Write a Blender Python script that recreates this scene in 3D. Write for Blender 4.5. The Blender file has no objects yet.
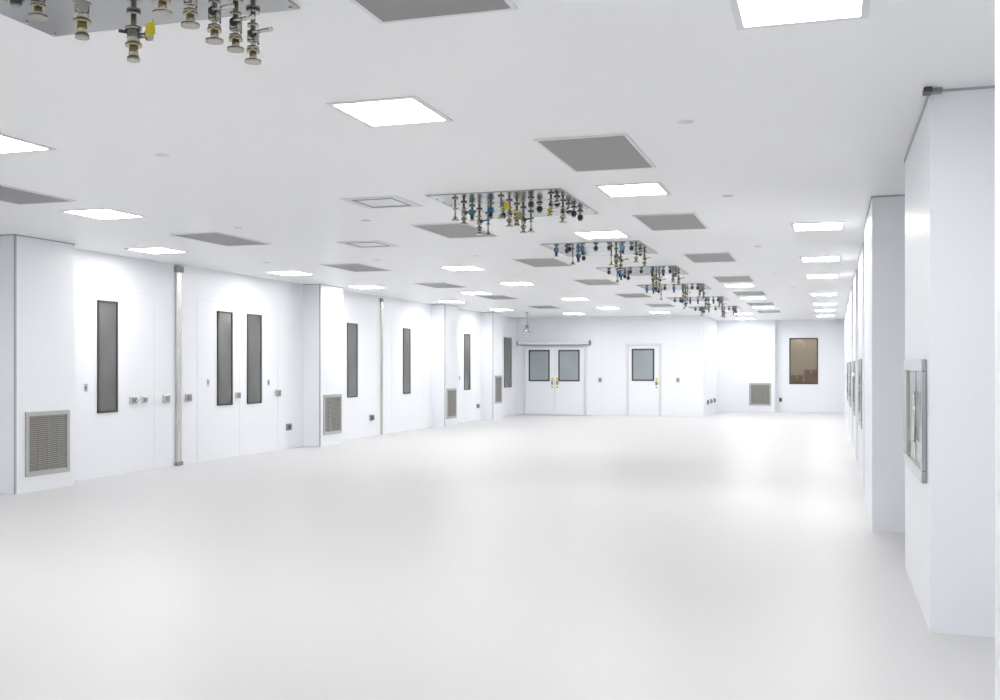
import bpy, bmesh, math, random
from mathutils import Vector, Matrix
random.seed(4)
S=bpy.context.scene
H=3.05; HC=1.495
# ---------------------------------------------------------------- materials
def mat(name,col,rough=.5,metal=0.,spec=.5,emit=None,es=0,coat=0):
    m=bpy.data.materials.new(name);m.use_nodes=True
    b=m.node_tree.nodes['Principled BSDF']
    b.inputs['Base Color'].default_value=(*col,1)
    b.inputs['Roughness'].default_value=rough
    b.inputs['Metallic'].default_value=metal
    b.inputs['Specular IOR Level'].default_value=spec
    if coat: b.inputs['Coat Weight'].default_value=coat
    if emit:
        b.inputs['Emission Color'].default_value=(*emit,1);b.inputs['Emission Strength'].default_value=es
    return m
def vary(m,col,amt,scale,rough=None,ramt=.08,bump=0,stretch=None):
    nt=m.node_tree;N=nt.nodes;L=nt.links;b=N['Principled BSDF']
    tc=N.new('ShaderNodeTexCoord');no=N.new('ShaderNodeTexNoise');no.inputs['Scale'].default_value=scale;no.inputs['Detail'].default_value=3
    src=tc.outputs['Object']
    if stretch:
        mp=N.new('ShaderNodeMapping');mp.inputs['Scale'].default_value=stretch;L.new(src,mp.inputs[0]);src=mp.outputs[0]
    L.new(src,no.inputs['Vector'])
    mx=N.new('ShaderNodeMix');mx.data_type='RGBA'
    mx.inputs[6].default_value=(*[c*(1-amt) for c in col],1);mx.inputs[7].default_value=(*[min(1,c*(1+amt)) for c in col],1)
    L.new(no.outputs['Fac'],mx.inputs[0]);L.new(mx.outputs[2],b.inputs['Base Color'])
    if rough is not None:
        mr=N.new('ShaderNodeMapRange');mr.inputs[3].default_value=rough-ramt;mr.inputs[4].default_value=rough+ramt
        L.new(no.outputs['Fac'],mr.inputs[0]);L.new(mr.outputs[0],b.inputs['Roughness'])
    if bump:
        bp=N.new('ShaderNodeBump');bp.inputs['Strength'].default_value=bump;bp.inputs['Distance'].default_value=.02
        L.new(no.outputs['Fac'],bp.inputs['Height']);L.new(bp.outputs[0],b.inputs['Normal'])
    return m
M_wall=vary(mat('wall_white_panel',(.870,.893,.935),.38),(.870,.893,.935),.012,.6,.38,.04)
M_ceil=vary(mat('ceiling_white_panel',(.93,.933,.94),.36),(.93,.933,.94),.012,.5,.36,.05)
M_floor=vary(mat('floor_epoxy',(.625,.625,.628),.44,spec=.42),(.625,.625,.628),.015,.35,.43,.04)
M_trimw=mat('white_trim',(.78,.79,.82),.4)
M_seam=mat('grey_sealant',(.42,.43,.45),.6)
M_seamL=mat('light_joint',(.80,.82,.85),.5)
M_dark=mat('dark_gasket',(.06,.055,.05),.5)
M_steel=vary(mat('brushed_stainless',(.58,.57,.55),.3,1.),(.58,.57,.55),.05,6,.27,.03,stretch=(8,8,.5))
M_fit=vary(mat('sanitary_fitting_steel',(.40,.385,.34),.2,1.),(.40,.385,.34),.25,40,.2,.05)
M_plate=vary(mat('polished_stainless_plate',(.40,.41,.42),.16,1.),(.40,.41,.42),.06,3,.17,.03)
M_wavy=vary(mat('polished_stainless_door',(.36,.36,.36),.12,1.),(.36,.36,.36),.3,3,.15,.04,bump=1.,stretch=(1,2,1))
M_grey=mat('grey_device',(.25,.26,.29),.4)
M_black=mat('black_plastic',(.02,.02,.022),.35)
M_blue=mat('blue_handle',(.02,.14,.32),.35)
M_green=mat('green_handle',(.03,.2,.15),.35)
M_yel=mat('yellow_tag',(.8,.70,.05),.5)
M_brass=mat('nickel_brass_fitting',(.42,.37,.24),.25,1.)
M_light=mat('light_panel_diffuser',(.9,.9,.9),.5,emit=(1,.985,.965),es=28)
M_off=mat('light_panel_unlit',(.78,.79,.80),.3)
M_glass=vary(mat('window_glass_grey',(.15,.15,.148),.12),(.15,.15,.148),.4,1.2,.1,.03)
M_glassb=vary(mat('door_glass_bluegrey',(.34,.38,.41),.12),(.34,.38,.41),.15,1.5,.1,.03)
M_card=vary(mat('cardboard',(.36,.16,.05),.8),(.36,.16,.05),.15,4)
M_beige=mat('storeroom_wall',(.62,.55,.43),.7)
def perf(name,c1,c2,sc):
    m=mat(name,c1,.45,.2);nt=m.node_tree;N=nt.nodes;L=nt.links
    tc=N.new('ShaderNodeTexCoord');v=N.new('ShaderNodeTexVoronoi');v.inputs['Scale'].default_value=sc;v.inputs['Randomness'].default_value=0
    L.new(tc.outputs['Object'],v.inputs['Vector'])
    r=N.new('ShaderNodeValToRGB');r.color_ramp.elements[0].position=.28;r.color_ramp.elements[0].color=(*c2,1)
    r.color_ramp.elements[1].position=.4;r.color_ramp.elements[1].color=(*c1,1)
    L.new(v.outputs['Distance'],r.inputs[0]);L.new(r.outputs[0],N['Principled BSDF'].inputs['Base Color']);return m
M_perf=perf('perforated_grille',(.27,.268,.265),(.08,.08,.08),60)
M_clear=bpy.data.materials.new('clear_glass');M_clear.use_nodes=True
nt=M_clear.node_tree;nt.nodes.clear()
o=nt.nodes.new('ShaderNodeOutputMaterial');mx=nt.nodes.new('ShaderNodeMixShader');t=nt.nodes.new('ShaderNodeBsdfTransparent');g=nt.nodes.new('ShaderNodeBsdfGlossy')
g.inputs['Roughness'].default_value=.05;t.inputs[0].default_value=(.85,.86,.84,1);mx.inputs[0].default_value=.07
nt.links.new(t.outputs[0],mx.inputs[1]);nt.links.new(g.outputs[0],mx.inputs[2]);nt.links.new(mx.outputs[0],o.inputs[0])
# ---------------------------------------------------------------- builder
class B:
    def __init__(s): s.bm=bmesh.new();s.m=[]
    def mi(s,m):
        if m not in s.m:s.m.append(m)
        return s.m.index(m)
    def box(s,x0,x1,y0,y1,z0,z1,m,bev=0):
        r=bmesh.ops.create_cube(s.bm,size=1,matrix=Matrix.Translation(((x0+x1)/2,(y0+y1)/2,(z0+z1)/2))@Matrix.Diagonal((abs(x1-x0),abs(y1-y0),abs(z1-z0),1)))
        fs={f for v in r['verts'] for f in v.link_faces};i=s.mi(m)
        for f in fs:f.material_index=i
        if bev:
            es={e for f in fs for e in f.edges}
            rr=bmesh.ops.bevel(s.bm,geom=list(es),offset=bev,segments=2,affect='EDGES',profile=.6)
            for f in rr['faces']:f.material_index=i
        return s
    def cyl(s,p0,p1,r,m,r2=None,n=16):
        p0=Vector(p0);p1=Vector(p1);d=p1-p0
        q=d.to_track_quat('Z','Y').to_matrix().to_4x4()
        rr=bmesh.ops.create_cone(s.bm,cap_ends=True,segments=n,radius1=r,radius2=r if r2 is None else r2,depth=d.length,matrix=Matrix.Translation((p0+p1)/2)@q)
        i=s.mi(m)
        for f in {f for v in rr['verts'] for f in v.link_faces}:
            f.material_index=i;f.smooth=len(f.verts)==4
        return s
    def sph(s,c,r,m):
        rr=bmesh.ops.create_uvsphere(s.bm,u_segments=14,v_segments=8,radius=r,matrix=Matrix.Translation(c));i=s.mi(m)
        for f in {f for v in rr['verts'] for f in v.link_faces}:f.material_index=i;f.smooth=True
        return s
    def quad(s,ps,m):
        f=s.bm.faces.new([s.bm.verts.new(p) for p in ps]);f.material_index=s.mi(m);return s
    def done(s,name,parent=None):
        me=bpy.data.meshes.new(name);s.bm.normal_update();s.bm.to_mesh(me);s.bm.free()
        for m in s.m:me.materials.append(m)
        ob=bpy.data.objects.new(name,me);S.collection.objects.link(ob)
        if parent: ob.parent=parent
        return ob
def empty(name):
    e=bpy.data.objects.new(name,None);S.collection.objects.link(e);e.empty_display_size=.1;return e
def wall(name,path,extra=None):
    b=B()
    for (x0,y0),(x1,y1) in zip(path[:-1],path[1:]):
        b.quad([(x0,y0,0),(x1,y1,0),(x1,y1,H),(x0,y0,H)],M_wall)
    if extra: extra(b)
    return b.done(name)
# ---------------------------------------------------------------- shell
XL=-9.45; XC=-9.1; YB=32.1; YF=36.0; YW=36.25
lch=[(10.13,11.16),(17.89,18.87),(24.63,25.59),(28.55,29.45)]
p=[(XL,-4)]
for a,b_ in lch: p+=[(XL,a),(XC,a),(XC,b_),(XL,b_)]
p+=[(XL,YB)]
wall('wall_left',p)
rch=[(.54,-4,3.96),(.54,6.40,8.47),(.37,10.20,12.3),(.40,14.1,16.2),(.40,17.9,20.0),(.41,21.7,23.8),(.42,25.5,27.6),(.43,29.3,31.4),(.45,33.1,YW)]
XR=1.5;p=[]
for i,(x,a,b_) in enumerate(rch):
    if i: p+=[(XR,a)]
    p+=[(x,a),(x,b_)]
    if i<len(rch)-1: p+=[(XR,b_)]
wall('wall_right',p)
W0,W1,Z0,Z1=-1.27,-.36,.93,2.45
def ext(b):
    b.quad([(-1.72,YW,0),(W0,YW,0),(W0,YW,H),(-1.72,YW,H)],M_wall)
    b.quad([(W1,YW,0),(.45,YW,0),(.45,YW,H),(W1,YW,H)],M_wall)
    b.quad([(W0,YW,0),(W1,YW,0),(W1,YW,Z0),(W0,YW,Z0)],M_wall)
    b.quad([(W0,YW,Z1),(W1,YW,Z1),(W1,YW,H),(W0,YW,H)],M_wall)
wall('wall_back',[(XL,YB),(-3.6,YB),(-3.6,YF),(-1.72,YF),(-1.72,YW)],ext)
wall('wall_front',[(.54,-4),(XL,-4)])
B().box(XL-.1,XR+.1,-4.1,YW+2.2,-.1,0,M_floor).done('floor')
B().box(XL-.1,XR+.1,-4.1,YW+2.2,H,H+.1,M_ceil).done('ceiling')
b=B();b.quad([(-2.2,YW+2,0),(.6,YW+2,0),(.6,YW+2,H),(-2.2,YW+2,H)],M_beige)
b.quad([(-2.2,YW+.02,0),(-2.2,YW+2,0),(-2.2,YW+2,H),(-2.2,YW+.02,H)],M_beige)
b.quad([(.6,YW+.02,0),(.6,YW+2,0),(.6,YW+2,H),(.6,YW+.02,H)],M_beige);b.done('wall_storeroom')
b=B().box(-1.9,0.3,YW+.9,YW+1.6,.82,.86,M_steel)
for x in(-1.85,.25):
    for y in (YW+.95,YW+1.55): b.cyl((x,y,0),(x,y,.84),.02,M_steel)
b.done('storeroom_table')
def carton(x0,x1,y0,y1,z0,z1):
    b=B().box(x0,x1,y0,y1,z0,z1,M_card,.006)
    b.box((x0+x1)/2-.03,(x0+x1)/2+.03,y0-.002,y1+.002,z1-.0,z1+.003,M_brass)
    b.box((x0+x1)/2-.03,(x0+x1)/2+.03,y0-.004,y0-.001,z1-.1,z1,M_brass);b.done('cardboard_box')
carton(-.82,-.34,YW+.95,YW+1.4,.861,1.40);carton(-1.25,-.86,YW+.95,YW+1.4,.861,1.22);carton(-1.75,-1.3,YW+.95,YW+1.35,.861,1.12)
B().box(-1.2,-.4,YW+.6,YW+1.4,H-.03,H-.002,mat('storeroom_lamp',(.9,.9,.9),.5,emit=(1,.93,.8),es=6)).done('storeroom_light')
# ---------------------------------------------------------------- windows
nw=[0]
def win_left(y0,y1,par=None,z0=.87,z1=2.40):
    b=B();f=.03;x=XL
    b.box(x,x+.018,y0,y1,z0,z0+f,M_dark);b.box(x,x+.018,y0,y1,z1-f,z1,M_dark)
    b.box(x,x+.018,y0,y0+f,z0,z1,M_dark);b.box(x,x+.018,y1-f,y1,z0,z1,M_dark)
    b.box(x,x+.008,y0+f,y1-f,z0+f,z1-f,M_glass)
    if par: b.done('vision_panel',par)
    else: nw[0]+=1;b.done('window_%d'%nw[0])
win_left(30.75,31.5)
nw[0]+=1;b=B();f=.04
b.box(W0,W1,YW-.02,YW+.08,Z0,Z0+f,M_dark);b.box(W0,W1,YW-.02,YW+.08,Z1-f,Z1,M_dark)
b.box(W0,W0+f,YW-.02,YW+.08,Z0,Z1,M_dark);b.box(W1-f,W1,YW-.02,YW+.08,Z0,Z1,M_dark)
b.box(W0+f,W1-f,YW+.02,YW+.03,Z0+f,Z1-f,M_clear);b.done('window_%d'%nw[0])
# ---------------------------------------------------------------- doors
def leaf(par,x0,x1,y,ztop,wx0,wx1,wz0,wz1,hx):
    b=B();f=.045
    b.box(x0,x1,y-.03,y-.001,.01,ztop,M_wall,.004)
    b.box(wx0,wx1,y-.042,y-.028,wz0,wz0+f,M_dark).box(wx0,wx1,y-.042,y-.028,wz1-f,wz1,M_dark).box(wx0,wx0+f,y-.042,y-.028,wz0,wz1,M_dark).box(wx1-f,wx1,y-.042,y-.028,wz0,wz1,M_dark)
    b.box(wx0+f,wx1-f,y-.036,y-.028,wz0+f,wz1-f,M_glassb);b.done('leaf',par)
    h=B().box(hx-.03,hx+.03,y-.04,y-.03,.94,1.06,M_grey,.003)
    h.cyl((hx,y-.04,1.0),(hx,y-.09,1.0),.012,M_steel).cyl((hx-.01,y-.09,1.0),(hx+.11,y-.09,1.0),.011,M_steel);h.done('handle',par)
    B().box(hx-.03,hx+.04,y-.034,y-.03,1.08,1.16,M_yel).box(hx-.025,hx+.03,y-.034,y-.03,.84,.9,M_yel).done('sign',par)
def frame(par,x0,x1,y,zt,w=.06):
    y-=.001
    b=B().box(x0-w,x0,y-.05,y,0,zt+w,M_trimw,.004).box(x1,x1+w,y-.05,y,0,zt+w,M_trimw,.004).box(x0,x1,y-.05,y,zt,zt+w,M_trimw,.004)
    b.box(x0,x0+.008,y-.032,y,0,zt,M_seam).box(x1-.008,x1,y-.032,y,0,zt,M_seam).box(x0,x1,y-.032,y,zt-.008,zt,M_seam)
    b.done('frame',par)
d=empty('door_1');frame(d,-9.17,-7.24,YB,2.10)
leaf(d,-9.155,-8.212,YB,2.09,-9.04,-8.36,1.05,2.03,-8.28);leaf(d,-8.200,-7.255,YB,2.09,-8.08,-7.40,1.05,2.03,-8.12)
d=empty('door_2');frame(d,-5.89,-4.91,YB,2.15);leaf(d,-5.875,-4.925,YB,2.14,-5.77,-5.08,1.07,2.05,-5.02)
b=B().box(-9.4,-7.05,YB-.16,YB-.002,2.19,2.31,M_trimw,.015).box(-9.38,-7.07,YB-.155,YB-.02,2.17,2.19,M_seam)
b.box(-9.4,-9.36,YB-.165,YB-.002,2.18,2.315,M_grey).box(-7.09,-7.05,YB-.165,YB-.002,2.18,2.315,M_grey);b.done('door_operator_header')
def sensor(par,y,z,w=.13,h=.12,lever=False):
    b=B().box(XL,XL+.05,y-w/2,y+w/2,z-h/2,z+h/2,M_steel,.008).box(XL+.05,XL+.058,y-w/3,y+w/3,z-h/3,z+h/3,M_grey,.003)
    if lever: b.cyl((XL+.05,y,z),(XL+.1,y,z),.01,M_steel).cyl((XL+.1,y-.01,z),(XL+.1,y+.12,z),.01,M_steel)
    b.done('access_sensor',par)
nd=[2]
def door_left(y0,y1,wins,zt=2.55,mid=None,sens=()):
    nd[0]+=1;e=empty('door_%d'%nd[0]);b=B();x=XL
    w=.007
    b.box(x,x+.003,y0,y0+w,0,zt,M_seamL).box(x,x+.003,y1-w,y1,0,zt,M_seamL).box(x,x+.003,y0,y1,zt-w,zt,M_seamL)
    if mid: b.box(x,x+.003,mid-w/2,mid+w/2,0,zt,M_seamL)
    b.done('door_joint',e)
    for a in wins: win_left(a[0],a[1],e)
    for s_ in sens: sensor(e,*s_)
door_left(11.45,13.3,[(12.03,12.45)],sens=[(12.78,1.02,.13,.1,True),(13.03,1.02,.1,.1)])
door_left(14.4,16.95,[(14.96,15.41),(15.88,16.35)],mid=15.65,sens=[(15.56,1.02,.11,.1),(16.91,1.03)])
door_left(19.3,21.3,[(19.79,20.27)]);door_left(22.1,24.0,[(22.77,23.20)]);door_left(26.2,28.1,[(27.06,27.56)])
g=empty('door_sensor_pair');sensor(g,13.56,1.02);sensor(g,14.13,1.02)
# ---------------------------------------------------------------- trims
n=[0]
def trim(b): n[0]+=1;b.done('trim_%d'%n[0])
for a,b_ in lch:
    trim(B().box(XC-.012,XC+.004,a-.004,a+.022,0,H,M_seam).box(XC,XC+.004,a,b_,H-.012,H,M_seam).box(XL,XC,a-.004,a,H-.012,H,M_seam)
      .box(XL,XL+.015,b_,b_+.004,0,H,M_seamL))
b=B()
b.box(XL,XL+.035,13.81,13.94,0,H-.04,M_steel,.008).box(XL,XL+.06,13.79,13.96,H-.12,H-.03,M_grey,.01).box(XL,XL+.05,13.79,13.96,0,.06,M_grey,.01)
b.done('stainless_door_guide')
B().box(XL,XL+.03,21.47,21.55,0,H-.06,M_steel,.006).box(XL,XL+.04,21.45,21.57,H-.12,H-.04,M_grey,.008).done('stainless_door_guide')
for i,(x,a,b_) in enumerate(rch):
    t=.022 if i<3 else .01
    trim(B().box(x-.006,x,a,b_,H-t,H,M_seam).box(x-.006,XR if i else x,a-.008,a,H-t*.6,H,M_seam))
trim(B().box(.50,.545,6.30,6.398,H-.03,H-.001,M_dark,.006).box(.545,.60,6.34,6.398,H-.025,H-.001,M_grey,.004))
def base(name,path):
    b=B()
    for (x0,y0),(x1,y1) in zip(path[:-1],path[1:]):
        b.box(min(x0,x1)-.006,max(x0,x1)+.006,min(y0,y1)-.006,max(y0,y1)+.006,0,.01,M_seamL)
    b.done(name)
p=[(XL,-4)]
for a,b_ in lch: p+=[(XL,a),(XC,a),(XC,b_),(XL,b_)]
base('baseboard_left',p+[(XL,YB)])
base('baseboard_back',[(XL,YB),(-3.6,YB),(-3.6,YF),(-1.72,YF),(-1.72,YW),(.45,YW)])
b=B()
for y in (4,7,26.0,30.2): b.box(XL,XL+.004,y,y+.008,0,H,M_seamL)
trim(b)
b=B()
for x in (-6.7,-4.5,): b.box(x,x+.008,YB-.004,YB,0,H,M_seamL)
b.box(-3.61,-3.59,YB-.006,YB+.01,0,H,M_seamL);trim(b)
# ---------------------------------------------------------------- wall return grilles
M_gcore=mat('grille_core',(.17,.16,.145),.5,.2)
M_slat=mat('grille_slat',(.38,.37,.34),.4,.4)
M_gframe=mat('grille_frame_satin',(.50,.495,.48),.35,.5)
def gril(axis,pos,u0,u1,z0,z1,sgn=1,f=.055):
    b=B()
    def bx(a0,a1,c0,c1,d0,d1,m,bev=0):
        lo,hi=sorted((pos+sgn*d0,pos+sgn*d1))
        if axis=='x': b.box(lo,hi,a0,a1,c0,c1,m,bev)
        else: b.box(a0,a1,lo,hi,c0,c1,m,bev)
    bx(u0,u1,z0,z0+f,0,.02,M_gframe,.004);bx(u0,u1,z1-f,z1,0,.02,M_gframe,.004)
    bx(u0,u0+f,z0+f,z1-f,0,.02,M_gframe,.004);bx(u1-f,u1,z0+f,z1-f,0,.02,M_gframe,.004)
    bx(u0+f,u1-f,z0+f,z1-f,0,.004,M_gcore)
    k=int((z1-z0-2*f)/.024)
    for i in range(k):
        z=z0+f+(i+.5)*(z1-z0-2*f)/k
        bx(u0+f,u1-f,z-.005,z+.006,.003,.012,M_slat)
    for i in range(1,4):
        u=u0+f+i*(u1-u0-2*f)/4
        bx(u-.003,u+.003,z0+f,z1-f,.003,.014,M_slat)
    b.done('wall_return_grille')
gril('x',XC,10.29,11.05,.19,.96);gril('x',XC,18.02,18.79,.21,.97);gril('x',XC,24.72,25.44,.2,.96);gril('x',XC,28.7,29.35,.45,1.25)
gril('y',YF,-2.55,-1.84,.22,.96,-1)
def pass_panel(x,y0,y1,z0,z1,f=.07,d=.03):
    b=B();x-=.001
    b.box(x-d,x,y0,y1,z0,z0+f,M_plate,.005).box(x-d,x,y0,y1,z1-f,z1,M_plate,.005).box(x-d,x,y0,y0+f,z0+f,z1-f,M_plate,.005).box(x-d,x,y1-f*4,y1,z0+f,z1-f,M_gframe,.005)
    ya,yb=y0+f,y1-f*4;ym=(ya+yb)/2
    b.box(x-.010,x,ya,ym-.005,z0+f,z1-f,M_wavy,.003).box(x-.014,x,ym+.005,yb,z0+f,z1-f,M_wavy,.003).box(x-.004,x,ym-.005,ym+.005,z0+f,z1-f,M_black)
    b.cyl((x-.022,ym-.06,z0+.2),(x-.022,ym-.06,z1-.2),.007,M_steel)
    for z in (z0+.22,z1-.22): b.cyl((x-.022,ym-.06,z),(x-.005,ym-.06,z),.006,M_steel)
    b.done('stainless_pass_through_panel')
pass_panel(.54,6.58,8.15,.82,1.54)
for (x,a,b_) in rch[3:7]: pass_panel(x,a+.25,b_-.25,.7,1.6,.06,.014)
# ---------------------------------------------------------------- small wall devices
def out_left(y,z):
    b=B().box(XL,XL+.045,y-.08,y+.08,z-.06,z+.06,M_grey,.008).box(XL+.045,XL+.055,y-.06,y-.01,z-.035,z+.035,M_black).box(XL+.045,XL+.055,y+.01,y+.06,z-.035,z+.035,M_steel);b.done('wall_outlet_box')
for y in (17.31,20.98,28.2): out_left(y,.40)
def plate_left(y,z):
    B().box(XL,XL+.008,y-.03,y+.03,z-.05,z+.05,M_steel,.002).box(XL+.008,XL+.014,y-.012,y+.012,z-.02,z+.02,M_grey).done('wall_switch_plate')
for y,z in ((11.8,1.22),(14.7,1.25),(16.6,1.22),(26.7,1.2)): plate_left(y,z)
for x in (-6.76,-4.37): B().box(x-.05,x+.05,YB-.03,YB-.001,1.03,1.17,M_steel,.005).box(x-.03,x+.03,YB-.038,YB-.03,1.06,1.14,M_grey).done('wall_switch_plate')
for y in (33,34,35): B().box(-3.6,-3.55,y-.08,y+.08,.34,.48,M_grey,.008).box(-3.55,-3.54,y-.05,y+.05,.37,.45,M_black).done('wall_outlet_box')
B().box(-1.6,-1.5,YW-.04,YW-.001,.34,.48,M_grey,.006).box(-1.58,-1.52,YW-.05,YW-.04,.37,.45,M_black).done('wall_outlet_box')
# ---------------------------------------------------------------- ceiling lights
def lamp(x,y,w=.50,l=.56,on=True):
    b=B();f=.035;z=H
    x0,x1,y0,y1=x-w/2,x+w/2,y-l/2,y+l/2
    b.box(x0-f,x1+f,y0-f,y0,z-.008,z,M_trimw).box(x0-f,x1+f,y1,y1+f,z-.008,z,M_trimw).box(x0-f,x0,y0,y1,z-.008,z,M_trimw).box(x1,x1+f,y0,y1,z-.008,z,M_trimw)
    b.box(x0,x1,y0,y1,z-.005,z-.001,M_light if on else M_off)
    if not on:
        g=.05
        b.box(x0+g,x1-g,y0+g,y0+g+.015,z-.012,z-.005,M_seam).box(x0+g,x1-g,y1-g-.015,y1-g,z-.012,z-.005,M_seam).box(x0+g,x0+g+.012,y0+g,y1-g,z-.012,z-.005,M_seam).box(x1-g-.012,x1-g,y0+g,y1-g,z-.012,z-.005,M_seam)
        b.done('ceiling_access_hatch');return
    b.done('ceiling_light_panel')
Ls=[(-.12,4.65),(-.12,12.2),(-.12,15.9),(-.12,18.9),(-.12,23.6),(-.12,27.3),(-.12,30.3),(-.12,33.6),
(-1.64,9.2),(-1.64,20.6),(-1.64,24.4),(-1.64,28.3),(-2.55,5.96),(-2.55,12.2),
(-5.55,5.95),(-5.5,15.7),(-5.55,18.9),(-5.55,23.6),(-5.55,27.4),(-7.03,9.05),(-8.55,12.1),(-8.52,15.7),(-8.58,18.87),(-7.1,21.1),(-8.55,23.6),(-8.5,27.4),(-7.1,30),(-4.6,30),(-2.6,34.9),(-2.4,31.5),
(-7,5.0),(-5.5,1.5),(-2.5,1.0),(-8.5,1.5),(-5.5,-2),(-2,-2),(-.12,-1.5),(-8,-2)]  # row out of view; some panels added as fill for the right column faces
for x,y in Ls: lamp(x,y)
for x,y in [(-4.03,9.2),(-5.57,12.28),(-4.03,23.1)]: lamp(x,y,on=False)
# ---------------------------------------------------------------- ceiling grilles
def cgr(x,y,w=.6,l=1.18):
    b=B();f=.022;z=H;x0,x1,y0,y1=x-w/2,x+w/2,y-l/2,y+l/2
    b.box(x0-f,x1+f,y0-f,y0,z-.01,z,M_trimw).box(x0-f,x1+f,y1,y1+f,z-.01,z,M_trimw).box(x0-f,x0,y0,y1,z-.01,z,M_trimw).box(x1,x1+f,y0,y1,z-.01,z,M_trimw)
    b.box(x0,x1,y0,y1,z-.008,z-.001,M_perf);b.done('ceiling_air_grille')
for y in (3.78,7.58,11.38,15.23,19.06,22.85,26.7,30.5): cgr(-1.61,y)
for y in (3.4,11.36,15.2,19.0,22.8,26.6): cgr(-4.05,y)
for y in (7.65,11.28,15.1,18.85,22.5,26.5): cgr(-7.05,y)
def det(x,y):
    B().cyl((x,y,H-.006),(x,y,H),.045,M_trimw,.05,24).cyl((x,y,H-.010),(x,y,H-.006),.03,M_trimw,.035,20).done('sprinkler_cover')
for x,y in [(-.87,6.76),(-4.67,6.67),(-.88,9.8),(-.88,14),(-.88,18),(-4.7,10.3),(-4.7,14),(-6.3,10.4),(-6.3,14.2),(-.7,21.5),(-8,14)]: det(x,y)
b=B().cyl((-8.2,28.9,H),(-8.2,28.9,2.66),.013,M_steel).cyl((-8.2,28.9,H-.02),(-8.2,28.9,H),.06,M_steel).cyl((-8.2,28.9,2.48),(-8.2,28.9,2.6),.12,M_steel,.05,20).cyl((-8.2,28.9,2.6),(-8.2,28.9,2.68),.045,M_grey)
b.done('ceiling_pendant_horn')
# ---------------------------------------------------------------- utility drop panels
def disc(b,x,y,z,r,t,m): b.cyl((x,y,z-t/2),(x,y,z+t/2),r,m)
def drop(b,x,y,kind,L=.24,ang=0.,hm=None):
    z=H-.012;ca,sa=math.cos(ang),math.sin(ang);F=M_fit
    def off(r,zz): return (x+ca*r,y+sa*r,zz)
    disc(b,x,y,z-.008,.03,.012,F)
    if kind=='valve':
        b.cyl((x,y,z),(x,y,z-L),.011,F)
        disc(b,x,y,z-L*.30,.024,.014,F)
        zc=z-L*.52
        b.sph((x,y,zc),.025,F);b.box(x-.019,x+.019,y-.019,y+.019,zc-.026,zc+.026,F,.004)
        for q in (-1,1): b.cyl((x+q*.014,y+.02,zc-.03),(x+q*.014,y+.02,zc+.03),.004,M_black,n=8)
        b.cyl(off(0,zc),off(.045,zc),.010,F)
        b.cyl(off(.042,zc),off(.052,zc),.018,M_black)
        bx=off(.05,zc+.004);ex=(bx[0]-sa*.085+ca*.012,bx[1]+ca*.085+sa*.012,zc+.02)
        b.cyl(bx,ex,.007,hm or M_steel,.010)
        disc(b,x,y,z-L*.74,.026,.012,F);disc(b,x,y,z-L*.80,.029,.012,M_brass)
        b.cyl(off(.024,z-L*.8),off(.05,z-L*.8),.007,M_brass)
        b.cyl((x,y,z-L*.8),(x,y,z-L),.014,F,.018);disc(b,x,y,z-L,.036,.011,F)
    elif kind=='quick':
        b.cyl((x,y,z),(x,y,z-.05),.013,F)
        b.cyl((x,y,z-.035),(x,y,z-.085),.026,M_black,.023);disc(b,x,y,z-.06,.031,.014,M_black)
        disc(b,x,y,z-.09,.018,.010,M_grey)
    elif kind=='blue':
        b.cyl((x,y,z),(x,y,z-.14),.011,F)
        b.box(x-.026,x+.026,y-.026,y+.026,z-.09,z-.035,hm or M_blue,.008)
        b.cyl(off(.025,z-.062),off(.065,z-.062),.014,hm or M_blue)
        b.cyl((x,y,z-.09),(x,y,z-.125),.018,M_black);disc(b,x,y,z-.14,.024,.012,F)
    elif kind=='body':
        b.cyl((x,y,z),(x,y,z-L),.012,F)
        b.cyl((x,y,z-L*.35),(x,y,z-L*.7),.028,F);disc(b,x,y,z-L*.35,.036,.012,F);disc(b,x,y,z-L*.7,.036,.012,M_brass)
        b.cyl(off(.025,z-L*.5),off(.065,z-L*.5),.012,F);b.cyl(off(.06,z-L*.5),off(.08,z-L*.5),.024,F)
        b.cyl(off(-.02,z-L*.42),off(-.065,z-L*.38),.008,M_black)
        b.cyl((x,y,z-L*.72),(x,y,z-L*.95),.018,M_brass,.023);disc(b,x,y,z-L,.028,.016,F)
    elif kind=='rod':
        b.cyl((x,y,z),(x,y,z-L),.009,F);disc(b,x,y,z-L*.5,.02,.012,F);disc(b,x,y,z-L*.9,.022,.01,M_brass);disc(b,x,y,z-L,.034,.012,F)
def tag(b,x,y,z,m=M_yel):
    b.cyl((x,y,z),(x,y,z-.03),.002,M_steel);b.quad([(x-.025,y-.02,z-.02),(x+.03,y-.03,z-.015),(x+.035,y-.03,z-.075),(x-.02,y-.02,z-.08)],m)
def panel(cx,cy,w,l,drops,tags=()):
    e=empty('ceiling_utility_panel');b=B()
    x0,x1,y0,y1=cx-w/2,cx+w/2,cy-l/2,cy+l/2
    b.box(x0,x1,y0,y1,H-.012,H-.001,M_plate,.002)
    for i in (1,2): b.box(x0,x1,y0+l*i/3-.003,y0+l*i/3+.003,H-.0135,H-.012,M_seam)
    k=8
    for i in range(k+1):
        for xx in (x0+.03,x1-.03): b.cyl((xx,y0+.03+(l-.06)*i/k,H-.017),(xx,y0+.03+(l-.06)*i/k,H-.012),.008,M_steel,n=8)
    b.done('plate',e)
    b=B()
    for d in drops: drop(b,*d)
    b.done('drops',e)
    if tags:
        b=B()
        for t in tags: tag(b,*t)
        b.done('tags',e)
R=random.random
D=[]
for i,y in enumerate((3.2,3.4,3.58,3.75,3.91,4.05)): D.append((-2.38,y,'valve',.21+.012*(i%2),-1.2+.3*R()))
for i,y in enumerate((2.9,3.15,3.35,3.6)): D.append((-2.9,y,'body' if i%2 else 'valve',.20,-.9))
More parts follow.
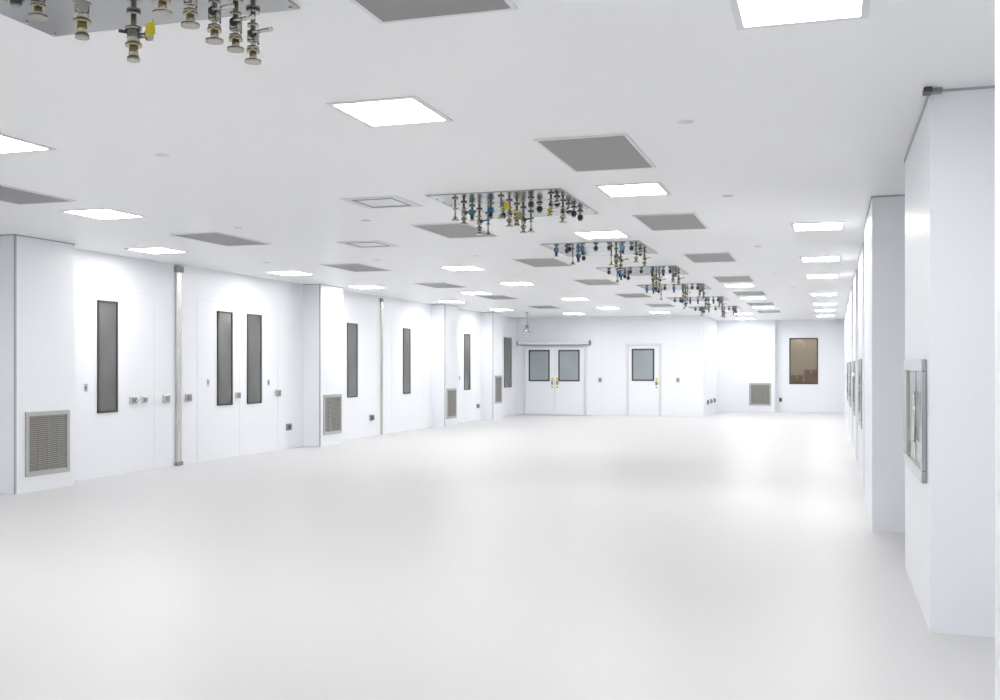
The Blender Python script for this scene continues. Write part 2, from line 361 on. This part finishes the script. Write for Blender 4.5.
D.append((-2.89,3.92,'body',.205,.2))
for y in (3.0,3.12,3.24,3.36,3.48): D.append((-3.12,y,'quick'))
panel(-2.82,3.35,1.28,1.5,D,[(-2.80,3.93,3.0),(-3.0,3.3,3.0)])
D=[]
for i,y in enumerate((9.1,9.32,9.54,9.76,9.98,10.25)): D.append((-2.36,y,'quick' if i in(1,3,4,5) else 'valve',.20,-1.3))
for i,(y,k) in enumerate(((9.12,'rod'),(9.38,'valve'),(9.62,'body'),(9.85,'valve'),(10.12,'rod'))): D.append((-2.83,y,k,(.2,.24,.2,.24,.2)[i],-1.,(None,M_yel,None,M_green,None)[i]))
for i,(y,k) in enumerate(((9.12,'rod'),(9.36,'valve'),(9.6,'blue'),(9.82,'valve'),(10.1,'rod'))): D.append((-3.27,y,k,(.2,.2,.2,.24,.22)[i],-.8,(None,M_blue,M_green,M_blue,None)[i]))
D+=[(-3.05,9.5,'blue',.2,-1.2,None),(-3.05,9.9,'quick'),(-2.6,9.3,'quick'),(-2.6,9.6,'quick')]
panel(-2.86,9.72,1.26,1.58,D,[(-2.8,9.2,3.0),(-2.38,9.14,2.93),(-2.86,9.9,3.0)])
def gen(cy,v):
    D=[]
    for i in range(4):
        y=cy-.55+i*.32
        D.append((-2.36,y,('quick','valve')[i%2],.2,-1.2))
        if i: D.append((-2.66,y-.1,('valve','rod','body','valve')[(i+v)%4],.24,-1.0))
        D.append((-3.2,y+.05,('quick','rod','blue','quick')[(i+v)%4],.2,-.8))
    for i in range(6): D.append((-3.3+i*.17,cy-.66,('blue','quick','blue','quick','quick','blue')[(i+v)%6],.2,-1.57,M_blue))
    return D
for v,cy in enumerate((13.65,17.0,20.6,24.4,28.2)): panel(-2.86,cy,1.26,1.5,gen(cy,v),[(-2.66,cy-.33,3.0)] if v in(1,2) else ())
# ---------------------------------------------------------------- world, camera, view
w=bpy.data.worlds.new('world');S.world=w;w.use_nodes=True
w.node_tree.nodes['Background'].inputs[0].default_value=(.8,.85,.9,1);w.node_tree.nodes['Background'].inputs[1].default_value=.6
cd=bpy.data.cameras.new('camera');c=bpy.data.objects.new('camera',cd);S.collection.objects.link(c);S.camera=c
c.location=(0,0,HC);c.rotation_euler=(math.radians(90),0,math.radians(17.3))
cd.sensor_width=36;cd.lens=36*1058/1000;cd.shift_y=.017;cd.clip_start=.05;cd.clip_end=200
S.view_settings.view_transform='Standard';S.view_settings.look='None'
S.view_settings.exposure=0.28
